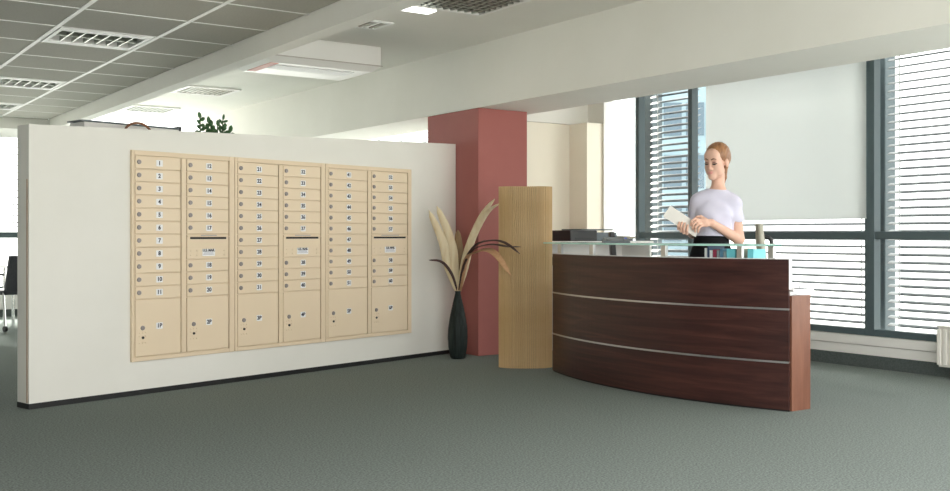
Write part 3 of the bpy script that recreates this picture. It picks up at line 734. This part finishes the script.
# ------------------------------------------------------------------ the woman (signed-distance body -> one continuous skin)
class Field:
    def __init__(s, lo, hi, h):
        s.lo = np.array(lo, np.float32); s.h = h
        s.n = np.ceil((np.array(hi)-lo)/h).astype(int)+1
        s.F = np.full(s.n, .5, np.float32)
    def region(s, lo, hi):
        a = np.clip(np.floor((np.array(lo)-s.lo)/s.h).astype(int), 0, s.n); b = np.clip(np.ceil((np.array(hi)-s.lo)/s.h).astype(int)+1, 0, s.n)
        sl = tuple(slice(i, j) for i, j in zip(a, b))
        g = np.meshgrid(*[s.lo[i]+s.h*np.arange(a[i], b[i], dtype=np.float32) for i in range(3)], indexing='ij')
        return sl, g
    def add(s, lo, hi, fn, k, sub=False):
        m = k+.03
        sl, g = s.region(np.array(lo)-m, np.array(hi)+m)
        if 0 in s.F[sl].shape: return
        d = fn(*g).astype(np.float32); f = s.F[sl]
        if sub:
            d = -d; hh = np.maximum(k-np.abs(f-d), 0)/k; s.F[sl] = np.maximum(f, d)+hh*hh*k*.25
        else:
            hh = np.maximum(k-np.abs(f-d), 0)/k; s.F[sl] = np.minimum(f, d)-hh*hh*k*.25
    def cap(s, a, b, ra, rb, k=.02, sy=1.0):
        a = np.array(a, float); b = np.array(b, float); r = max(ra, rb)
        def fn(X, Y, Z):
            ay, by = a[1]*sy, b[1]*sy; Y = Y*sy
            dx, dy, dz = b[0]-a[0], by-ay, b[2]-a[2]; L2 = dx*dx+dy*dy+dz*dz+1e-9
            t = np.clip(((X-a[0])*dx+(Y-ay)*dy+(Z-a[2])*dz)/L2, 0, 1)
            return np.sqrt((X-a[0]-t*dx)**2+(Y-ay-t*dy)**2+(Z-a[2]-t*dz)**2)-(ra+(rb-ra)*t)
        s.add(np.minimum(a,b)-r, np.maximum(a,b)+r, fn, k)
    def chain(s, pts, rads, k=.01):
        for i in range(len(pts)-1): s.cap(pts[i], pts[i+1], rads[i], rads[i+1], k)
    def ell(s, c, r, k=.02, R=None, O=None, sub=False):
        """ellipsoid; with R,O its centre and axes live in a rotated frame (head)"""
        c = np.array(c, float); r = np.array(r, float)
        wc = c if R is None else R@c+O
        ext = r if R is None else np.full(3, r.max())
        def fn(X, Y, Z):
            x, y, z = X-wc[0], Y-wc[1], Z-wc[2]
            if R is not None: x, y, z = [R[0,i]*x+R[1,i]*y+R[2,i]*z for i in range(3)]
            k0 = np.sqrt((x/r[0])**2+(y/r[1])**2+(z/r[2])**2); k1 = np.sqrt((x/r[0]**2)**2+(y/r[1]**2)**2+(z/r[2]**2)**2)+1e-6
            return k0*(k0-1)/k1
        s.add(wc-ext, wc+ext, fn, k, sub)
    def mesh(s, name):
        F = s.F; S = F < 0
        c = np.zeros(np.array(F.shape)-1, np.int8)
        offs = [(i,j,k) for i in (0,1) for j in (0,1) for k in (0,1)]
        for o in offs: c += S[o[0]:F.shape[0]-1+o[0], o[1]:F.shape[1]-1+o[1], o[2]:F.shape[2]-1+o[2]]
        act = (c > 0) & (c < 8); I = np.argwhere(act)
        idx = np.full(act.shape, -1, np.int32); idx[act] = np.arange(len(I))
        V = [F[I[:,0]+o[0], I[:,1]+o[1], I[:,2]+o[2]] for o in offs]
        acc = np.zeros((len(I),3)); cnt = np.zeros(len(I))
        for a in range(8):
            for b in range(a+1, 8):
                oa, ob = np.array(offs[a]), np.array(offs[b])
                if np.abs(oa-ob).sum() != 1: continue
                m = (V[a] < 0) != (V[b] < 0); t = V[a]/np.where(m, V[a]-V[b], 1)
                acc += np.where(m[:,None], oa+t[:,None]*(ob-oa), 0); cnt += m
        verts = (I+acc/cnt[:,None])*s.h+s.lo
        faces = []
        for ax in range(3):
            o1, o2 = [i for i in range(3) if i != ax]
            sl = [slice(1,-1)]*3; sl[ax] = slice(0,-1); sl2 = list(sl); sl2[ax] = slice(1,None)
            A = S[tuple(sl)]; Bm = S[tuple(sl2)]
            E_ = np.argwhere(A != Bm)
            if not len(E_): continue
            inside = A[E_[:,0],E_[:,1],E_[:,2]]
            E_[:,o1] += 1; E_[:,o2] += 1
            def cell(d1, d2):
                q = E_.copy(); q[:,o1] += d1; q[:,o2] += d2; return idx[q[:,0],q[:,1],q[:,2]]
            q = np.stack([cell(-1,-1), cell(0,-1), cell(0,0), cell(-1,0)], 1)
            flip = inside if ax != 1 else ~inside
            q[~flip] = q[~flip][:, ::-1]
            faces.append(q)
        faces = np.concatenate(faces); faces = faces[(faces >= 0).all(1)]
        me = bpy.data.meshes.new(name)
        me.vertices.add(len(verts)); me.vertices.foreach_set('co', verts.astype(np.float32).ravel())
        me.loops.add(faces.size); me.loops.foreach_set('vertex_index', faces.astype(np.int32).ravel())
        me.polygons.add(len(faces)); me.polygons.foreach_set('loop_start', np.arange(0, faces.size, 4, dtype=np.int32))
        me.update(calc_edges=True); me.validate()
        me.polygons.foreach_set('use_smooth', [True]*len(me.polygons))
        return me

WXY = (5.745, 5.155)
wo = tag(empty('person', (WXY[0], WXY[1], 0), math.radians(-47.95)), 'woman in a white blouse and black skirt standing behind the desk reading a letter', 'person')
yaw, pit, rol = math.radians(-30), math.radians(13), math.radians(3)
def rz(a): return np.array([[math.cos(a),-math.sin(a),0],[math.sin(a),math.cos(a),0],[0,0,1]])
def rx(a): return np.array([[1,0,0],[0,math.cos(a),-math.sin(a)],[0,math.sin(a),math.cos(a)]])
def ry(a): return np.array([[math.cos(a),0,math.sin(a)],[0,1,0],[-math.sin(a),0,math.cos(a)]])
HR = ry(rol)@rz(yaw)@rx(pit); HO = np.array([-.008, -.005, 1.665])
def hw(p): return tuple(HR@np.array(p, float)+HO)

def torso(f, g=0.0, k=.03, low=True):
    f.ell((-.045,.005,.965), (.145+g,.112+g,.125+g), k)
    f.cap((-.047,.0,1.03), (-.042,0,1.12), .106+g, .102+g, k, 1.30)
    f.ell((-.036,.0,1.235), (.112+g,.098+g,.150+g), k)
    f.cap((-.105,.008,1.372), (.088,.008,1.356), .050+g, .050+g, k)
    f.ell((-.072,-.058,1.272), (.054+g,.050+g,.060+g), .04); f.ell((.026,-.062,1.266), (.056+g,.050+g,.060+g), .04)
SHL, SHR = (.114,.008,1.343), (-.138,.008,1.362)      # shoulder on the viewer's right / left
ELL_, ELR = (.150,.028,1.087), (-.178,.065,1.135)
WRL, WRR = (-.046,-.205,1.207), (-.222,-.165,1.185)
f = Field((-.34,-.34,-.02), (.28,.24,1.84), .004)
torso(f)
f.cap((.000,.025,1.38), (.004,.034,1.57), .050, .046, .02)
f.cap((.004,.02,1.432), SHL, .040, .046, .04); f.cap((.002,.02,1.438), SHR, .040, .046, .04)
f.cap(SHL, ELL_, .050, .041, .02); f.cap(ELL_, WRL, .041, .026, .012)
f.cap(SHR, ELR, .050, .041, .02); f.cap(ELR, WRR, .040, .026, .012)
# legs and feet (behind the desk)
for sx in (-1, 1):
    hx = -.045+sx*.075
    f.cap((hx,.01,.93), (hx,.0,.50), .088, .052, .03); f.cap((hx,0,.50), (hx,.02,.11), .052, .034, .02)
    f.cap((hx,.02,.28), (hx,.03,.38), .042, .046, .03); f.cap((hx,.02,.06), (hx,-.12,.035), .033, .026, .02)
# head
H_ = lambda c, r, k=.015, sub=False: f.ell(c, r, k, HR, HO, sub)
H_((0,.018,.036), (.076,.097,.090)); H_((0,-.034,-.030), (.058,.060,.085), .03); H_((0,-.078,-.104), (.021,.018,.018), .03)
for sx in (-1, 1): f.cap(hw((0,-.077,-.104)), hw((sx*.046,-.014,-.068)), .016, .012, .03)
H_((0,-.070,.045), (.056,.026,.045), .03)
f.cap(hw((-.036,-.080,.020)), hw((.036,-.080,.020)), .010, .010, .02)
for sx in (-1, 1):
    H_((sx*.036,-.056,-.042), (.025,.028,.032), .03); H_((sx*.033,-.099,-.003), (.017,.014,.010), .012, True)
    H_((sx*.033,-.078,-.004), (.017,.014,.012), .006); H_((sx*.077,.012,-.018), (.011,.021,.032), .010); H_((sx*.040,-.028,-.078), (.018,.030,.026), .03)
f.cap(hw((0,-.091,.008)), hw((0,-.110,-.040)), .007, .010, .012); H_((0,-.107,-.043), (.012,.011,.010), .008)
for sx in (-1, 1): H_((sx*.011,-.099,-.047), (.008,.010,.007), .006)
H_((0,-.080,-.072), (.030,.019,.028), .02)
# hands: palm, thumb leaving its side, four unequal bent fingers
f.chain([WRL, (-.085,-.236,1.210)], [.026,.026], .012); f.cap((-.092,-.245,1.222), (-.135,-.258,1.222), .018, .012, .015); f.cap((-.082,-.240,1.196), (-.110,-.258,1.188), .019, .012, .015)
for p in ([(-.128,-.258,1.226),(-.158,-.275,1.236),(-.182,-.283,1.216),(-.187,-.272,1.188)], [(-.124,-.262,1.213),(-.148,-.282,1.217),(-.172,-.289,1.193),(-.175,-.273,1.160)],
          [(-.116,-.262,1.200),(-.134,-.282,1.200),(-.155,-.288,1.174),(-.157,-.273,1.143)], [(-.104,-.259,1.188),(-.117,-.277,1.184),(-.134,-.282,1.164),(-.137,-.271,1.141)]):
    f.chain(p, [.0100,.0095,.0086,.0074], .004)
f.chain([(-.088,-.236,1.232),(-.118,-.240,1.252),(-.148,-.243,1.250)], [.013,.0105,.0085], .008)
f.cap(WRR, (-.232,-.215,1.165), .026, .026, .012); f.cap((-.218,-.222,1.150), (-.258,-.225,1.172), .020, .018, .015)
for p in ([(-.210,-.232,1.140),(-.216,-.262,1.128),(-.214,-.278,1.152),(-.208,-.270,1.190)], [(-.228,-.232,1.143),(-.237,-.264,1.134),(-.236,-.281,1.162),(-.228,-.270,1.204)],
          [(-.246,-.232,1.152),(-.257,-.264,1.146),(-.257,-.281,1.173),(-.248,-.270,1.210)], [(-.262,-.230,1.166),(-.275,-.260,1.163),(-.276,-.276,1.184),(-.268,-.269,1.210)]):
    f.chain(p, [.0098,.0094,.0086,.0074], .004)
f.chain([(-.240,-.205,1.190),(-.268,-.228,1.214),(-.285,-.238,1.232)], [.013,.0105,.0085], .008)
me = f.mesh('body'); me.materials.append(MATS['skin']); body = link('body', me, wo); body['label'] = 'light skin of face, neck, arms and hands'

# blouse: loose short sleeves, boat neck, hem at the waist
g = Field((-.26,-.20,1.06), (.27,.16,1.52), .004)
torso(g, .013, .07)
g.ell((-.036,-.040,1.20), (.098,.070,.13), .06)
g.cap((.004,.02,1.432), SHL, .047, .053, .05); g.cap((.002,.02,1.438), SHR, .049, .056, .05)
for a, b in ((SHL, ELL_), (SHR, ELR)):
    a = np.array(a); b = np.array(b); g.cap(a, a+(b-a)*.36, .053, .057, .03); g.cap(a+(b-a)*.3, a+(b-a)*.8, .056, .062, .02)
X, Y, Z = np.meshgrid(*[g.lo[i]+g.h*np.arange(g.n[i]) for i in range(3)], indexing='ij')
amt = np.clip((1.40-Z)*5, 0, 1)
fold = .0050*np.sin(42*X+11*Z+2.5*np.sin(8*Z))*amt+.0055*np.sin(34*X-22*Z+1.5)*np.clip((1.24-Z)*6, 0, 1)+.0032*np.sin(55*Z+20*X+2*np.sin(11*X))*amt
g.F += fold.astype(np.float32)
neck = Z-(1.463-.12*(X-.012)); bottom = 1.103+.010*np.sin(5*X+2)-Z
xc = X+.03; sl_ = np.clip((np.abs(xc)-.135)/.012, 0, 1)
arm = (1.216+.06*np.maximum(np.abs(xc)-.16, -.04)+.004*np.sin(70*X))*sl_+1.0*(1-sl_)-Z
k0 = np.sqrt(((X-.014)/.104)**2+((Y-.004)/.080)**2+((Z-1.492)/.048)**2); hole = (1-k0)*.05
g.F = np.maximum.reduce([g.F, neck.astype(np.float32), bottom.astype(np.float32), arm.astype(np.float32), hole.astype(np.float32)])
me = g.mesh('blouse'); me.materials.append(MATS['blouse']); link('blouse', me, wo)
# skirt
m = MB(); prof = [(.118,1.112,.098),(.121,1.09,.100),(.128,1.05,.108),(.146,.99,.120),(.160,.93,.126),(.163,.86,.126),(.155,.70,.120),(.150,.56,.116)]
bm = m.bm; rows = []
for a, z, b in prof: rows.append([bm.verts.new((-.046+a*math.cos(2*PI*k/36)*1.04, .002+b*math.sin(2*PI*k/36)*1.04, z)) for k in range(36)])
for i in range(len(rows)-1):
    for k in range(36): bm.faces.new((rows[i][k], rows[i+1][k], rows[i+1][(k+1)%36], rows[i][(k+1)%36]))
bm.faces.new(rows[0]); bm.faces.new(rows[-1][::-1]); bmesh.ops.recalc_face_normals(bm, faces=bm.faces)
m.build('skirt', 'skirt_black', wo, True)
for sx in (-1, 1):
    hx = -.045+sx*.075
    MB().ball((hx, -.06, .03), (.040,.115,.045)).box(hx-.02, hx+.02, .02, .06, 0, .04).build('shoe', 'shoe_black', wo, True)
# hair: swept back cap and ponytail
hr = Field((-.13,-.17,1.44), (.17,.21,1.83), .004)
hr.ell((0,.024,.042), (.085,.102,.094), .01, HR, HO); hr.ell((0,.058,.0), (.070,.066,.062), .03, HR, HO)
X, Y, Z = np.meshgrid(*[hr.lo[i]+hr.h*np.arange(hr.n[i]) for i in range(3)], indexing='ij')
x, y, z = [HR[0,i]*(X-HO[0])+HR[1,i]*(Y-HO[1])+HR[2,i]*(Z-HO[2]) for i in range(3)]
line = -.018-.70*(z+.02)-.10*np.abs(x)+.9*np.maximum(np.abs(x)-.05, 0)-6*np.maximum(z-.075, 0)**1*.15
cut = line-y
low = np.maximum(-.012-z-np.maximum(y-.02, 0)*.55, -1)
ear = .026-np.sqrt(((np.abs(x)-.078)/.9)**2+((y-.010)/.9)**2+((z+.022)/1.25)**2)
strand = .0009*np.sin(70*np.arctan2(x, z+.15)+6*np.sin(20*y))
hr.F = np.maximum.reduce([hr.F+strand, cut, low, ear]).astype(np.float32)
for a, b, ra, rb in (((0,.105,.015),(0,.128,.0),.018,.018), ((0,.128,.0),(.0,.126,-.06),.018,.017), ((.0,.126,-.06),(.0,.104,-.14),.017,.013), ((0,.104,-.14),(0,.092,-.185),.013,.004)):
    hr.cap(hw(a), hw(b), ra, rb, .012)
me = hr.mesh('hair'); me.materials.append(MATS['hair']); link('hair', me, wo)
# facial features
def face_tube(nm, m_, pts, r, flat=1.0): return MB().tube(spline([hw(p) for p in pts], 9), r, 8, flat).build(nm, m_, wo, True)
for sx in (-1, 1):
    face_tube('eyelash', 'lash', [(sx*.014,-.0900,-.009),(sx*.025,-.0935,-.0125),(sx*.037,-.0925,-.0125),(sx*.053,-.0840,-.005)], [.0015,.0030,.0041,.0046,.0048,.0048,.0043,.0034,.0018])
    face_tube('eyeshadow', 'eyeshade', [(sx*.019,-.0895,-.001),(sx*.030,-.0925,.001),(sx*.046,-.0850,-.001)], [.002,.004,.005,.0055,.0055,.0055,.005,.004,.002])
    face_tube('eyebrow', 'brow', [(sx*.010,-.0970,.019),(sx*.024,-.0965,.026),(sx*.037,-.0930,.027),(sx*.050,-.0875,.021)], [.0032,.0044,.0046,.0046,.0044,.004,.0034,.0026,.0015])
face_tube('upper_lip', 'lips', [(-.030,-.0885,-.0685),(-.013,-.1005,-.0675),(0,-.1025,-.0690),(.013,-.1005,-.0675),(.030,-.0885,-.0685)], [.0012,.0026,.0036,.0038,.0035,.0038,.0036,.0026,.0012])
face_tube('lower_lip', 'lips', [(-.028,-.0890,-.0710),(-.012,-.1000,-.0770),(0,-.1020,-.0790),(.012,-.1000,-.0770),(.028,-.0890,-.0710)], [.0012,.0030,.0044,.0049,.0050,.0049,.0044,.0030,.0012])
# the letter in her hands
mw = wo.matrix_basis.copy(); mw = Matrix.Translation((WXY[0], WXY[1], 0)) @ Matrix.Rotation(math.radians(-47.95), 4, 'Z')
cs = [Vector(p) for p in ((-.384,-.268,1.253),(-.155,-.255,1.105),(-.118,-.256,1.186),(-.332,-.268,1.330))]
lc = sum(cs, Vector())/4
lt = tag(empty('letter', mw @ lc, math.radians(-47.95)), 'folded off-white letter held in the woman\'s hands', 'letter')
cs = [p-lc for p in cs]; nn = (cs[1]-cs[0]).cross(cs[3]-cs[0]).normalized()
MB().hexa([p+nn*.0008 for p in cs], [p-nn*.0002 for p in cs]).build('front_sheet', 'letter_paper', lt)
c2 = [cs[0]*.985, cs[1]*.985, cs[2]*.97, cs[3]*.97]
MB().hexa([p-nn*.0022 for p in c2], [p-nn*.0032 for p in c2]).build('back_sheet', 'letter_paper', lt)
e0, e1 = cs[3], cs[2]; MB().tube([e0-nn*.0012, e1-nn*.0012], .0020, 6).build('fold', 'letter_paper', lt)
